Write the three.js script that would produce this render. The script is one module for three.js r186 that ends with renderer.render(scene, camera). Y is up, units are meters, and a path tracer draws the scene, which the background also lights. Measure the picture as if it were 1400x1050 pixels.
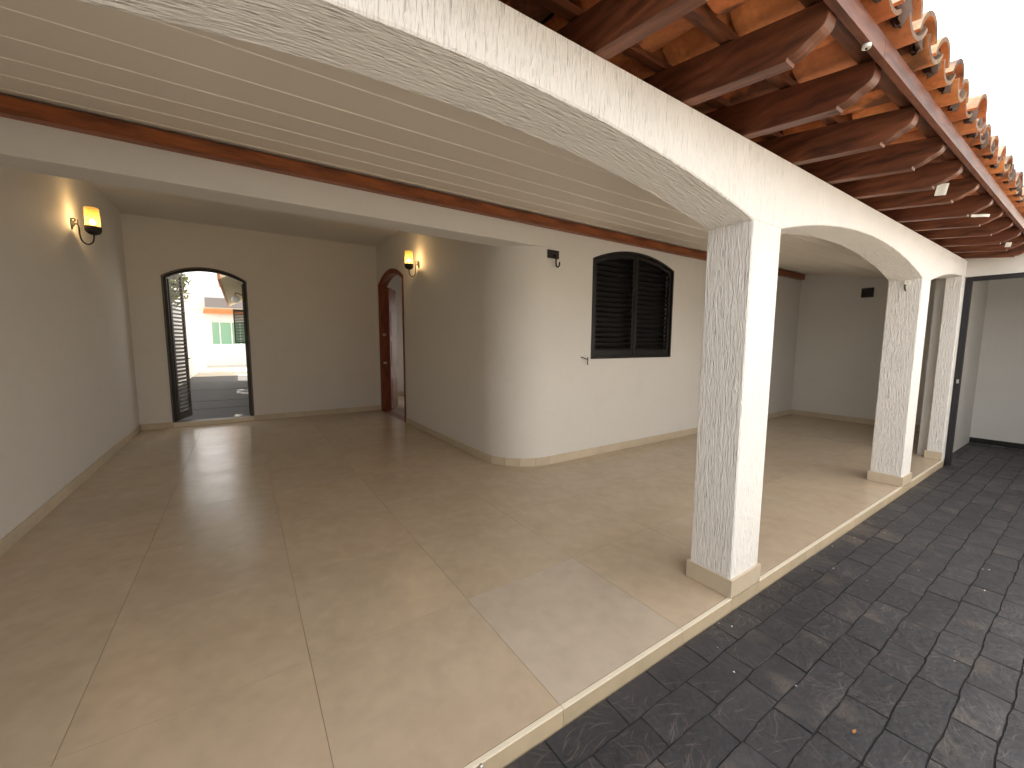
import * as THREE from 'three';
import { mergeGeometries, toCreasedNormals } from 'three/addons/utils/BufferGeometryUtils.js';
import { RoundedBoxGeometry } from 'three/addons/geometries/RoundedBoxGeometry.js';

// ------------------------------------------------------------------ camera, sky, sun, exposure
const scene = new THREE.Scene();
const camera = new THREE.PerspectiveCamera(87.14, 4 / 3, 0.05, 600);
camera.position.set(0, 1.5, 1.138);
{
  const yaw = 0.5891, pitch = -0.1031, roll = 0.0053;
  const fwd = new THREE.Vector3(Math.sin(yaw) * Math.cos(pitch), Math.sin(pitch), -Math.cos(yaw) * Math.cos(pitch));
  const right = new THREE.Vector3(Math.cos(yaw), 0, Math.sin(yaw));
  const up = new THREE.Vector3().crossVectors(right, fwd);
  camera.up.copy(up.multiplyScalar(Math.cos(roll)).addScaledVector(right, -Math.sin(roll)));
  camera.lookAt(camera.position.clone().add(fwd));
}
const renderer = new THREE.WebGLRenderer({ antialias: true });
renderer.toneMapping = THREE.LinearToneMapping;
renderer.toneMappingExposure = 3.75;
renderer.outputColorSpace = THREE.SRGBColorSpace;
renderer.shadowMap.enabled = true;

const sunDir = new THREE.Vector3(-0.47, 0.78, -0.49).normalize();
{ // pale hazy sky, a little brighter toward the horizon and round the sun
  const W = 256, H = 128, data = new Float32Array(W * H * 4), v = new THREE.Vector3();
  for (let j = 0; j < H; j++) for (let i = 0; i < W; i++) {
    const el = ((j + 0.5) / H - 0.5) * Math.PI, az = ((i + 0.5) / W - 0.5) * 2 * Math.PI;
    v.set(Math.cos(el) * Math.cos(az), Math.sin(el), Math.cos(el) * Math.sin(az));
    const h = Math.max(0, v.y), s = Math.max(0, v.dot(sunDir));
    const base = 0.66 + 0.20 * Math.pow(1 - h, 3) + 0.35 * Math.pow(s, 6);
    const k = (j * W + i) * 4, bl = Math.pow(h, 0.7);
    data[k] = base * (1.0 - 0.05 * bl); data[k + 1] = base * (0.985 - 0.03 * bl); data[k + 2] = base * (0.95 + 0.01 * bl); data[k + 3] = 1;
  }
  const t = new THREE.DataTexture(data, W, H, THREE.RGBAFormat, THREE.FloatType);
  t.mapping = THREE.EquirectangularReflectionMapping; t.magFilter = THREE.LinearFilter; t.minFilter = THREE.LinearFilter; t.needsUpdate = true;
  scene.background = t; scene.environment = t;
}
const sun = new THREE.DirectionalLight(new THREE.Color(1.0, 0.92, 0.80), 5.0);
sun.position.copy(sunDir).multiplyScalar(60).add(new THREE.Vector3(4, 0, -5));
sun.target.position.set(4, 0, -5); scene.add(sun, sun.target);
sun.castShadow = true; sun.shadow.mapSize.set(4096, 4096); sun.shadow.bias = -0.0005;
Object.assign(sun.shadow.camera, { left: -32, right: 32, top: 32, bottom: -32, near: 1, far: 140 });

// ------------------------------------------------------------------ helpers
let seed = 1;
const rnd = () => { seed = (seed * 1664525 + 1013904223) >>> 0; return seed / 4294967296; };
const rr = (a, b) => a + (b - a) * rnd();
const reseed = s => { seed = s >>> 0; };
function tileNoise(N, cells, s) { // periodic value noise, N x N
  reseed(s * 7919 + 13);
  const g = new Float32Array(cells * cells); for (let i = 0; i < g.length; i++) g[i] = rnd();
  const out = new Float32Array(N * N), sm = t => t * t * (3 - 2 * t);
  for (let y = 0; y < N; y++) { const fy = y / N * cells, y0 = Math.floor(fy), ty = sm(fy - y0), y1 = (y0 + 1) % cells;
    for (let x = 0; x < N; x++) { const fx = x / N * cells, x0 = Math.floor(fx), tx = sm(fx - x0), x1 = (x0 + 1) % cells;
      const a = g[y0 * cells + x0], b = g[y0 * cells + x1], c = g[y1 * cells + x0], d = g[y1 * cells + x1];
      out[y * N + x] = a + (b - a) * tx + (c - a) * ty + (a - b - c + d) * tx * ty; } }
  return out;
}
function fbm(N, cells, oct, s, gain = 0.5) {
  const out = new Float32Array(N * N); let amp = 1, tot = 0;
  for (let o = 0; o < oct; o++) { const n = tileNoise(N, Math.min(cells << o, N), s + o * 31); for (let i = 0; i < out.length; i++) out[i] += n[i] * amp; tot += amp; amp *= gain; }
  for (let i = 0; i < out.length; i++) out[i] /= tot; return out;
}
function stretch(src, N, kx, ky) { // periodic resample
  const out = new Float32Array(N * N);
  for (let y = 0; y < N; y++) for (let x = 0; x < N; x++) out[y * N + x] = src[((y * ky) % N | 0) * N + ((x * kx) % N | 0)];
  return out;
}
const clamp = (x, a = 0, b = 1) => Math.min(b, Math.max(a, x));
const toS = l => { l = clamp(l); return l <= 0.0031308 ? l * 12.92 : 1.055 * Math.pow(l, 1 / 2.4) - 0.055; };
function tex(N, fn, size, color = true) { // fn(i) -> [r,g,b] linear, or grey
  const d = new Uint8Array(N * N * 4);
  for (let i = 0; i < N * N; i++) { const c = fn(i); const a = Array.isArray(c) ? c : [c, c, c];
    for (let k = 0; k < 3; k++) d[i * 4 + k] = Math.round(255 * (color ? toS(a[k]) : clamp(a[k]))); d[i * 4 + 3] = 255; }
  const t = new THREE.DataTexture(d, N, N); t.wrapS = t.wrapT = THREE.RepeatWrapping; t.magFilter = THREE.LinearFilter; t.minFilter = THREE.LinearMipmapLinearFilter;
  t.generateMipmaps = true; t.repeat.set(1 / size, 1 / size); if (color) t.colorSpace = THREE.SRGBColorSpace; t.needsUpdate = true; return t;
}
const mixc = (a, b, t) => [a[0] + (b[0] - a[0]) * t, a[1] + (b[1] - a[1]) * t, a[2] + (b[2] - a[2]) * t];
const lin = (r, g, b) => new THREE.Color().setRGB(r, g, b);
const std = o => new THREE.MeshStandardMaterial(o);

// uv in metres from position, chosen face by face; grain = axis that v follows
function triUV(g0, grain = 'y', alt = 'x', off = [0, 0]) {
  const g = g0.index ? g0.toNonIndexed() : g0;
  const p = g.attributes.position, uv = new Float32Array(p.count * 2), ax = ['x', 'y', 'z'];
  const a = new THREE.Vector3(), b = new THREE.Vector3(), c = new THREE.Vector3();
  for (let i = 0; i < p.count; i += 3) {
    a.fromBufferAttribute(p, i); b.fromBufferAttribute(p, i + 1); c.fromBufferAttribute(p, i + 2);
    const n = b.clone().sub(a).cross(c.clone().sub(a)), m = [Math.abs(n.x), Math.abs(n.y), Math.abs(n.z)];
    const d = ax[m.indexOf(Math.max(...m))];
    const v = d === grain ? alt : grain, u = ax.find(k => k !== d && k !== v);
    [a, b, c].forEach((q, k) => { uv[(i + k) * 2] = q[u] + off[0]; uv[(i + k) * 2 + 1] = q[v] + off[1]; });
  }
  g.setAttribute('uv', new THREE.BufferAttribute(uv, 2)); return g;
}
const taken = {};
function numbered(n) { const k = taken[n] = (taken[n] ?? -1) + 1; return k ? n + '_' + String(k).padStart(3, '0') : n; }
function thing(name, label, category, pos = [0, 0, 0], group) {
  const o = new THREE.Group(); o.name = numbered(name); o.position.set(...pos); o.userData = { label, category };
  if (group) o.userData.group = group; scene.add(o); return o;
}
function struct(name) { const o = new THREE.Group(); o.name = name; o.userData.kind = 'structure'; scene.add(o); return o; }
function part(name, geo, mat, parent) { const m = new THREE.Mesh(geo, mat); m.name = name; m.castShadow = m.receiveShadow = true; parent.add(m); return m; }
function single(name, geo, mat, label, category, pos = [0, 0, 0], group) {
  const m = part(numbered(name), geo, mat, scene); m.position.set(...pos); m.userData = { label, category }; if (group) m.userData.group = group; return m;
}
// axis-aligned box from two corners, in its parent's space
function box(x0, x1, y0, y1, z0, z1, grain = 'y', alt = 'x', bev = 0, off = [0, 0]) {
  const w = Math.abs(x1 - x0), h = Math.abs(y1 - y0), d = Math.abs(z1 - z0);
  const g = bev ? new RoundedBoxGeometry(w, h, d, 1, Math.min(bev, w / 2.01, h / 2.01, d / 2.01)) : new THREE.BoxGeometry(w, h, d);
  g.translate((x0 + x1) / 2, (y0 + y1) / 2, (z0 + z1) / 2);
  return triUV(g, grain, alt, off);
}
function tube(pts, r, seg = 24, rad = 8) { return new THREE.TubeGeometry(new THREE.CatmullRomCurve3(pts.map(p => new THREE.Vector3(...p))), seg, r, rad); }
const strip = gs => mergeGeometries(gs.map(g => { const q = g.index ? g.toNonIndexed() : g; for (const k of Object.keys(q.attributes)) if (!['position', 'normal', 'uv'].includes(k)) q.deleteAttribute(k); return q; }));
// arch: outline points of an opening a..b with springing s and apex t (circle segment), left to right
function arcPts(a, b, s, t, n = 28) {
  const c = (a + b) / 2, h = (b - a) / 2, k = t - s, R = (h * h + k * k) / (2 * k), out = [];
  for (let i = 0; i <= n; i++) { const x = a + (b - a) * i / n; out.push(new THREE.Vector2(x, t - R + Math.sqrt(Math.max(0, R * R - (x - c) * (x - c))))); }
  return out;
}
function archHole(a, b, y0, s, t, n = 20) { const p = new THREE.Path(); p.moveTo(a, y0); p.lineTo(b, y0); for (const q of arcPts(a, b, s, t, n).reverse()) p.lineTo(q.x, q.y); p.closePath(); return p; }
function archShape(a, b, y0, s, t, n = 20) { return new THREE.Shape([new THREE.Vector2(a, y0), new THREE.Vector2(b, y0), ...arcPts(a, b, s, t, n).reverse()]); }
function extr(shape, depth, bev = 0) { return new THREE.ExtrudeGeometry(shape, { depth, bevelEnabled: bev > 0, bevelThickness: bev, bevelSize: bev, bevelOffset: -bev, bevelSegments: 1, curveSegments: 24 }); }

// ------------------------------------------------------------------ textures and materials
const nA = fbm(512, 4, 6, 1), nB = fbm(512, 8, 6, 2), nF = fbm(512, 64, 3, 3), nC = fbm(512, 3, 4, 4);
// combed stucco: vertical strokes
const stuccoH = (() => {
  const N = 1024, h = new Float32Array(N * N); reseed(77);
  for (let k = 0; k < 7600; k++) {
    const x = rnd() * N, y = rnd() * N, len = 24 + 120 * rnd() * rnd(), w = 2.0 + 3.0 * rnd(), amp = (rnd() < 0.55 ? 1 : -0.9) * rr(0.35, 1), lean = rr(-0.07, 0.07), wob = rr(0, 6.28);
    for (let j = -len / 2; j < len / 2; j++) {
      const e = 1 - Math.pow(Math.abs(j) / (len / 2), 3), cx = x + lean * j + 1.6 * Math.sin(j * 0.06 + wob);
      for (let i = -Math.ceil(w * 1.6); i <= Math.ceil(w * 1.6); i++) { const q = i / w; const v = amp * e * Math.exp(-q * q * 2.2);
        const X = ((Math.round(cx) + i) % N + N) % N, Y = ((Math.round(y + j)) % N + N) % N; h[Y * N + X] += v; }
    }
  }
  const big = fbm(N, 10, 4, 9);
  let out = new Float32Array(N * N); for (let i = 0; i < h.length; i++) out[i] = clamp(0.48 + 0.17 * h[i] + 0.22 * (big[i] - 0.5));
  return out;
})();
const stuccoBump = tex(1024, i => stuccoH[i], 1.0, false);
const paintCol = tex(512, i => { const t = 0.955 + 0.05 * nA[i] + 0.03 * (nF[i] - 0.5) - 0.02 * clamp((nB[i] - 0.64) * 8); return [0.715 * t, 0.70 * t, 0.672 * t]; }, 2.1);
const paintBump = tex(512, i => 0.5 + 0.10 * (nF[i] - 0.5) + 0.45 * (nB[i] - 0.5) + 0.6 * (nC[i] - 0.5), 1.7, false);
const M = {};
M.stucco = std({ map: tex(512, i => { const t = 0.96 + 0.05 * (nB[i] - 0.3) - 0.05 * Math.max(0, nA[i] - 0.62); return [0.85 * t, 0.84 * t, 0.82 * t]; }, 1.7), bumpMap: stuccoBump, bumpScale: 0.0115, roughness: 0.9 });
M.wall = std({ map: paintCol, bumpMap: paintBump, bumpScale: 0.003, roughness: 0.72 });
M.ceilBoard = [0.85, 0.84, 0.855].map((k, j) => std({ color: lin(k, k * 0.935, k * 0.83), roughness: 0.5, bumpMap: paintBump, bumpScale: 0.0006 }));
M.jointStrip = std({ color: lin(0.93, 0.90, 0.84), roughness: 0.35 });
// porcelain floor: cloudy beige, a few tones, each with its own offset
function floorTex(base, s) { const a = fbm(512, 5, 6, s), b = fbm(512, 22, 4, s + 5), c = fbm(512, 3, 3, s + 9);
  return tex(512, i => { const t = clamp((a[i] - 0.3) * 2.2), k = 0.95 + 0.15 * (b[i] - 0.5) + 0.04 * (c[i] - 0.5); const q = mixc(base, [base[0] * 1.06, base[1] * 1.075, base[2] * 1.10], t); return q.map(v => v * k); }, 1.37); }
const floorRough = tex(512, i => 0.235 + 0.07 * (nB[i] - 0.5) + 0.05 * (nA[i] - 0.5), 1.9, false);
const floorBump = tex(512, i => nC[i] * 0.6 + nB[i] * 0.4, 0.9, false);
M.floorTile = [[0.52, 0.412, 0.295], [0.53, 0.417, 0.297], [0.51, 0.405, 0.295], [0.52, 0.437, 0.345]].map((b, k) =>
  std({ map: floorTex(b, 40 + 17 * k), roughnessMap: floorRough, roughness: 1, bumpMap: floorBump, bumpScale: 0.0004, metalness: 0 }));
M.cement = std({ map: tex(512, i => { const t = 0.85 + 0.3 * nB[i]; return [0.36 * t, 0.33 * t, 0.29 * t]; }, 2.3), roughness: 0.95 });
M.grout = std({ color: lin(0.34, 0.255, 0.175), roughness: 0.95 });
M.skirt = [[0.60, 0.51, 0.385], [0.58, 0.49, 0.37], [0.62, 0.525, 0.395]].map((b, k) => std({ map: floorTex(b, 140 + 11 * k), roughness: 0.4 }));
M.riser = [[0.50, 0.405, 0.275], [0.47, 0.385, 0.265]].map((b, k) => std({ map: floorTex(b, 170 + 11 * k), roughness: 0.45 }));
M.edgeTrim = std({ map: tex(512, i => { const t = 0.93 + 0.12 * nB[i]; return [0.78 * t, 0.70 * t, 0.56 * t]; }, 0.7), roughness: 0.45 });
// wood: grain runs along v
function woodMat(dark, light, s, rough, size = 0.9) {
  const N = 512, a = stretch(fbm(N, 32, 5, s), N, 1, 1), b = fbm(N, 8, 4, s + 3);
  const g = new Float32Array(N * N), bp = new Float32Array(N * N);
  for (let y = 0; y < N; y++) for (let x = 0; x < N; x++) {
    const wx = (x + 22 * (b[y * N + x] - 0.5) + N) % N; const ty = y < N / 2 ? y : N - 1 - y, yy = (ty / 9) | 0;
    const l1 = a[yy * N + (wx | 0)], l2 = a[((ty / 4 | 0) + 200) % N * N + ((wx * 2) % N | 0)];
    g[y * N + x] = 0.6 * l1 + 0.4 * l2; bp[y * N + x] = l2;
  }
  return std({ map: tex(N, i => mixc(dark, light, clamp((g[i] - 0.28) * 2.1 + 0.35 * (b[i] - 0.5))), size), bumpMap: tex(N, i => bp[i], size, false), bumpScale: 0.0012, roughness: rough });
}
M.rafter = [woodMat([0.058, 0.018, 0.009], [0.205, 0.066, 0.030], 300, 0.5), woodMat([0.070, 0.023, 0.011], [0.245, 0.085, 0.038], 330, 0.55)];
M.beam = woodMat([0.13, 0.034, 0.011], [0.38, 0.115, 0.034], 360, 0.42, 1.3);
M.door = woodMat([0.11, 0.022, 0.008], [0.30, 0.068, 0.020], 390, 0.6, 1.0);
M.ochre = woodMat([0.40, 0.15, 0.05], [0.60, 0.25, 0.09], 395, 0.6, 1.5);
// clay tiles: grain along v, soot and lichen patches
M.clay = [0, 1, 2, 3].map(k => { const a = fbm(512, 6, 5, 500 + k * 13), b = fbm(512, 40, 3, 520 + k), c = fbm(512, 4, 5, 560 + k * 7);
  const base = [[0.60, 0.195, 0.062], [0.64, 0.225, 0.075], [0.53, 0.160, 0.052], [0.60, 0.215, 0.085]][k];
  return std({ vertexColors: true, roughness: 0.85, bumpMap: tex(512, i => b[i] * 0.5 + a[i] * 0.5, 0.5, false), bumpScale: 0.004,
    map: tex(512, i => { let q = mixc(base, [base[0] * 1.35, base[1] * 1.5, base[2] * 1.5], clamp((a[i] - 0.42) * 3)); q = mixc(q, [0.075, 0.040, 0.027], 0.75 * clamp((c[i] - 0.545) * 7)); const t = 0.8 + 0.4 * b[i]; return q.map(v => v * t); }, 0.62 + 0.07 * k) }); });
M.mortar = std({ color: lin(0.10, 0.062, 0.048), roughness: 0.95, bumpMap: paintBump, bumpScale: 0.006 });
// black-painted stone paving with brown scuffs
{
  const N = 1024, sc = new Float32Array(N * N); reseed(909);
  for (let k = 0; k < 420; k++) { // bundles of curved scratches
    const bx = rnd() * N, by = rnd() * N, n = 2 + (rnd() * 7 | 0), dir = rnd() * 6.28, curve = rr(-0.018, 0.018);
    for (let s = 0; s < n; s++) { let x = bx + rr(-26, 26), y = by + rr(-26, 26), d = dir + rr(-0.25, 0.25); const L = rr(14, 85), amp = rr(0.10, 0.55);
      for (let t = 0; t < L; t++) { x += Math.cos(d); y += Math.sin(d); d += curve; const X = ((x | 0) % N + N) % N, Y = ((y | 0) % N + N) % N, e = amp * Math.sin(Math.PI * t / L);
        sc[Y * N + X] = Math.max(sc[Y * N + X], e); const X2 = (X + 1) % N; sc[Y * N + X2] = Math.max(sc[Y * N + X2], e * 0.6); } }
  }
  const a = fbm(N, 5, 6, 700), b = fbm(N, 60, 3, 710), c = fbm(N, 9, 5, 720);
  const fn = k => i => { let q = mixc([0.023, 0.0225, 0.027], [0.040, 0.038, 0.044], a[i]); q = mixc(q, [0.080, 0.068, 0.060], 0.7 * clamp((c[i] - 0.58) * 7)); q = mixc(q, [0.20, 0.165, 0.14], sc[i]); const t = k * (0.86 + 0.28 * b[i]); return q.map(v => v * t); };
  const pb = tex(N, i => 0.55 * c[i] + 0.25 * b[i] + 0.2 * a[i], 1.25, false), pr = tex(N, i => 0.46 + 0.22 * (c[i] - 0.5) + 0.18 * b[i], 1.25, false);
  M.paver = [1, 0.86, 1.14].map(k => std({ map: tex(N, fn(k), 1.9), bumpMap: pb, bumpScale: 0.011, roughnessMap: pr, roughness: 1 }));
}
M.joint = std({ color: lin(0.016, 0.015, 0.016), roughness: 0.95 });
M.ground = std({ color: lin(0.16, 0.13, 0.10), roughness: 1 });
M.black = std({ color: lin(0.006, 0.0055, 0.006), roughness: 0.42 });
M.blackMetal = std({ color: lin(0.020, 0.019, 0.024), roughness: 0.5, metalness: 0.2 });
M.iron = std({ color: lin(0.014, 0.011, 0.010), roughness: 0.6, metalness: 0 });
M.steel = std({ color: lin(0.55, 0.54, 0.52), roughness: 0.35, metalness: 0.9 });
M.brass = std({ color: lin(0.55, 0.42, 0.22), roughness: 0.35, metalness: 0.9 });
M.trim = std({ color: lin(0.10, 0.09, 0.075), roughness: 0.4, metalness: 0.3 });
M.whitePlastic = std({ color: lin(0.78, 0.76, 0.70), roughness: 0.5 });
M.shutterWood = std({ color: lin(0.085, 0.070, 0.060), roughness: 0.5 });
M.slate = std({ map: tex(512, i => { const t = 0.75 + 0.5 * nB[i]; return [0.040 * t, 0.035 * t, 0.037 * t]; }, 1.6), roughness: 0.7, bumpMap: floorBump, bumpScale: 0.004 });
M.sandPaving = std({ map: tex(512, i => { const t = 0.85 + 0.3 * nB[i]; return [0.50 * t, 0.44 * t, 0.36 * t]; }, 2), roughness: 0.85 });
M.greenGlass = new THREE.MeshPhysicalMaterial({ color: lin(0.22, 0.40, 0.28), roughness: 0.12, metalness: 0, clearcoat: 0.5 });
M.cream = std({ color: lin(0.72, 0.62, 0.40), roughness: 0.8 });
M.greyFascia = std({ color: lin(0.22, 0.20, 0.20), roughness: 0.7 });
M.brick = std({ color: lin(0.50, 0.27, 0.20), roughness: 0.9 });
M.bark = std({ color: lin(0.12, 0.08, 0.055), roughness: 0.95 });
M.leaf = [[0.10, 0.12, 0.030], [0.14, 0.15, 0.045]].map(c => new THREE.MeshPhysicalMaterial({ color: lin(...c), roughness: 0.8, side: THREE.DoubleSide, transmission: 0.3, thickness: 0 }));

// ------------------------------------------------------------------ constants of the place
const XL = -1.478, XR = 2.489, XE = 9.75, ZW = -2.654, ZB = -7.817, YP = -0.076;
const ARZ0 = -0.2775, ARZ1 = -0.015, SPR = 2.165, APX = 2.347, TOPY = 2.55;

// ------------------------------------------------------------------ ground, pavement, porch floor
{
  const g = struct('ground'); part('soil', box(-150, 150, -0.6, -0.13, -150, 150), M.ground, g);
}
{
  const P = struct('pavement');
  part('bedding', box(XL + 0.01, XE - 0.01, -0.125, YP - 0.0055, 0.004, 2.364), M.joint, P);
  part('gate_threshold', box(7.655, XE - 0.013, -0.12, YP - 0.001, -0.0795, 0.003, 'x', 'z'), M.paver[0], P);
  const AP = struct('yard_apron'); part('concrete', box(XL + 0.01, XE - 0.013, -0.125, YP, 2.366, 4.49, 'x', 'z'), M.sandPaving, AP);
  reseed(4242);
  const rows = [0.004, 0.148, 0.297, 0.441, 0.588, 0.735, 0.876, 1.015]; while (rows[rows.length - 1] < 2.2) rows.push(rows[rows.length - 1] + rr(0.138, 0.15)); rows.push(2.36);
  const ph = rows.map(() => [rr(0, 6.3), rr(0, 6.3), rr(0, 6.3)]), wave = (k, x) => rows[k] + (k && k < rows.length - 1 ? 0.0028 * Math.sin(x * 9.7 + ph[k][0]) + 0.0022 * Math.sin(x * 23 + ph[k][1]) + 0.0013 * Math.sin(x * 57 + ph[k][2]) : 0);
  const cands = [], cam = camera.position;
  for (let r = 0; r + 1 < rows.length; r++) {
    let eL = [0, 0], x = XL + 0.02 - rr(0, 0.2); const z0 = rows[r], z1 = rows[r + 1];
    while (x < XE - 0.02) {
      const L = rr(0.25, 0.34) * (rnd() < 0.12 ? 1.5 : 1), a = Math.max(x, XL + 0.015), b = Math.min(x + L, XE - 0.015); x += L;
      if (b - a < 0.04) continue;
      // wavy outline, bevelled
      const pts = [], gap = 0.0011, w = 0.0019, cz0 = (z0 + z1) / 2;
      const nx = 6, nz = 2, jit = () => rr(-w, w), ea = eL, eb = x < XE - 0.02 ? [rr(-0.006, 0.006), rr(-0.004, 0.004)] : [0, 0]; eL = eb;
      const at = (u, k) => a + gap + (b - a - 2 * gap) * u;
      for (let i = 0; i < nx; i++) { const X = at(i / nx) + (i ? 0 : ea[0]); pts.push([X, wave(r, X) + gap + (i ? jit() * 0.25 : 0.0022)]); }
      for (let i = 0; i < nz; i++) pts.push([b - gap * 0.5 + (i ? eb[1] : eb[0] - 0.0018), (i ? cz0 : wave(r, b)) + (i ? 0 : gap + 0.002)]);
      for (let i = 0; i < nx; i++) { const X = at(1 - i / nx) + (i ? 0 : -eb[0] * 0.6 - 0.0018); pts.push([X, wave(r + 1, X) - gap - (i ? jit() * 0.25 : 0.0022)]); }
      for (let i = 0; i < nz; i++) pts.push([a + gap * 0.5 + (i ? ea[1] : -ea[0] * 0.6 + 0.0018), (i ? cz0 : wave(r + 1, a)) - (i ? 0 : gap + 0.002)]);
      const cx = (a + b) / 2, cz = (z0 + z1) / 2, y = YP + rr(-0.0014, 0.0014), tx = rr(-0.006, 0.006), tz = rr(-0.012, 0.012);
      const pos = [], n = pts.length, top = pts.map(([px, pz]) => { const dx = px - cx, dz = pz - cz, k = Math.hypot(dx, dz); const ix = px - dx / k * 0.003, iz = pz - dz / k * 0.003; return [ix, y + (ix - cx) * tx + (iz - cz) * tz, iz]; });
      const mid = [cx + rr(-0.05, 0.05), y + rr(-0.001, 0.0025), cz + rr(-0.02, 0.02)], low = pts.map(([px, pz]) => [px, YP - 0.007, pz]);
      for (let i = 0; i < n; i++) { const j = (i + 1) % n; pos.push(...mid, ...top[j], ...top[i], ...top[i], ...top[j], ...low[j], ...top[i], ...low[j], ...low[i]); }
      const g = new THREE.BufferGeometry(); g.setAttribute('position', new THREE.BufferAttribute(new Float32Array(pos), 3));
      const dist = Math.hypot(cx - cam.x, cz - cam.z), px = (cx - cam.x) * 0.553 - (cz - cam.z) * 0.827;
      const side = ((cx - cam.x) * 0.832 + (cz - cam.z) * 0.555) / Math.max(px, 0.01);
      cands.push({ g, inView: px > 0.3 && side < 1.32 && side > -0.2, d: dist, m: rnd() * 3 | 0, ux: rr(0, 3), uz: rr(0, 3) });
    }
  }
  cands.sort((p, q) => (q.inView - p.inView) || (p.d - q.d));
  const rest = [];
  cands.forEach((c, i) => { c.g.computeVertexNormals(); let g = toCreasedNormals(c.g, 0.6); g = triUV(g, 'x', 'z', [c.ux * 0.15, c.uz * 0.15]);
    if (i < 298) part(numbered('paving_stone'), g, M.paver[c.m], P); else rest.push(g); });
  const s = part('far_paving_stones', mergeGeometries(rest), M.paver[0], P); s.userData.kind = 'stuff';
}
{
  const F = struct('porch_floor');
  part('bed', box(XL - 0.02, 7.62, -0.10, -0.004, -7.83, -0.012), M.grout, F); part('bed', box(7.621, XE + 0.02, -0.10, -0.0042, -2.7, -0.1), M.grout, F);
  reseed(31); const TX = 0.83, TZ = 0.852, x0 = 0.193, gap = 0.0011;
  for (let i = -3; i < 12; i++) for (let k = 0; k < 10; k++) {
    let a = Math.max(x0 + i * TX, XL - 0.01), b = Math.min(x0 + (i + 1) * TX, XE + 0.01); const z1 = -0.0215 - (k ? k * TZ - 0.0215 : 0); let zz1 = k ? -k * TZ : -0.0215, zz0 = Math.max(-(k + 1) * TZ, -7.825);
    if (a > 7.5) zz1 = Math.min(zz1, -0.12); else if (b > 7.63) b = 7.63;
    if (b - a < 0.03 || zz1 - zz0 < 0.03) continue;
    if (zz1 < ZW - 0.1) { if (a > XR) continue; b = Math.min(b, XR + 0.12); }
    const m = (i === 1 && k === 0) ? 3 : [0, 1, 2, 0, 1][rnd() * 5 | 0];
    part(numbered('floor_tile'), box(a + gap, b - gap, -0.012, rr(-0.0003, 0.0003), zz0 + gap, zz1 - gap, 'x', 'z', 0, [rr(0, 3), rr(0, 3)]), M.floorTile[m], F);
  }
  // nosing strip and riser tiles along the step
  const cuts = [XL, -0.638, 0.193, 1.024, 1.85, 2.33, 2.66, 3.1, 3.35, 3.52, 3.62, 4.35, 5.1, 5.72, 6.03, 6.8, 7.52];
  for (let i = 0; i + 1 < cuts.length; i++) {
    const a = cuts[i] + 0.001, b = cuts[i + 1] - 0.001;
    part(numbered('riser_tile'), box(a, b, YP - 0.02, -0.0065, -0.0105, -0.0004, 'x', 'y', 0, [rr(0, 2), rr(0, 2)]), M.riser[i % 2], F);
    if (i !== 5 && i !== 13) part(numbered('nosing_strip'), box(a, b, -0.0062, 0.0012, -0.0205, 0.0012, 'x', 'z', 0.002, [rr(0, 2), 0]), M.edgeTrim, F);
  }
}

// ------------------------------------------------------------------ walls
const skH = 0.102, skD = 0.012;
function skirtX(parent, x0, x1, z, dir, y0 = 0, mats = M.skirt, h = skH) { // along x on a face at z, facing dir
  reseed(Math.round(Math.abs(x0 * 100 + z * 37)) + 5);
  for (let a = x0; a < x1 - 0.01;) { const b = Math.min(a + 0.83, x1); part(numbered('skirting_tile'), box(a + 0.0012, b - 0.0012, y0 + 0.0005, y0 + h, z + dir * 0.0005, z + dir * skD, 'x', 'y', 0, [rr(0, 2), rr(0, 2)]), mats[rnd() * mats.length | 0], parent); a = b; }
}
function skirtZ(parent, z0, z1, x, dir, y0 = 0, mats = M.skirt, h = skH) {
  reseed(Math.round(Math.abs(z0 * 100 + x * 37)) + 9);
  for (let a = z0; a < z1 - 0.01;) { const b = Math.min(a + 0.83, z1); part(numbered('skirting_tile'), box(x + dir * 0.0005, x + dir * skD, y0 + 0.0005, y0 + h, a + 0.0012, b - 0.0012, 'z', 'y', 0, [rr(0, 2), rr(0, 2)]), mats[rnd() * mats.length | 0], parent); a = b; }
}
{ // left wall of porch and alcove
  const w = thing('side_wall', 'long plain grey-white side wall carrying a lit sconce', 'wall');
  part('wall_face', box(XL - 0.2, XL, -0.1, 3.75, -7.97, -0.02), M.wall, w);
  skirtZ(w, ZB, -0.3, XL, 1);
}
{ // yard walls outside the frame: the sunlit one opposite lights the arcade
  const a = thing('yard_wall', 'white rendered boundary wall continuing the side wall along the yard', 'wall');
  part('wall_face', box(XL - 0.2, XL - 0.002, -0.12, 2.6, -0.018, 4.5), M.wall, a);
  const b = thing('yard_wall', 'bare cement boundary wall facing the arcade across the yard', 'wall');
  part('wall_face', box(XL - 0.2, XE + 0.2, -0.12, 2.4, 4.502, 4.7), M.cement, b);
}
const DOOR = { a: -1.04, b: 0.125, y0: 0.083, s: 2.574, t: 2.752 };
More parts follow.
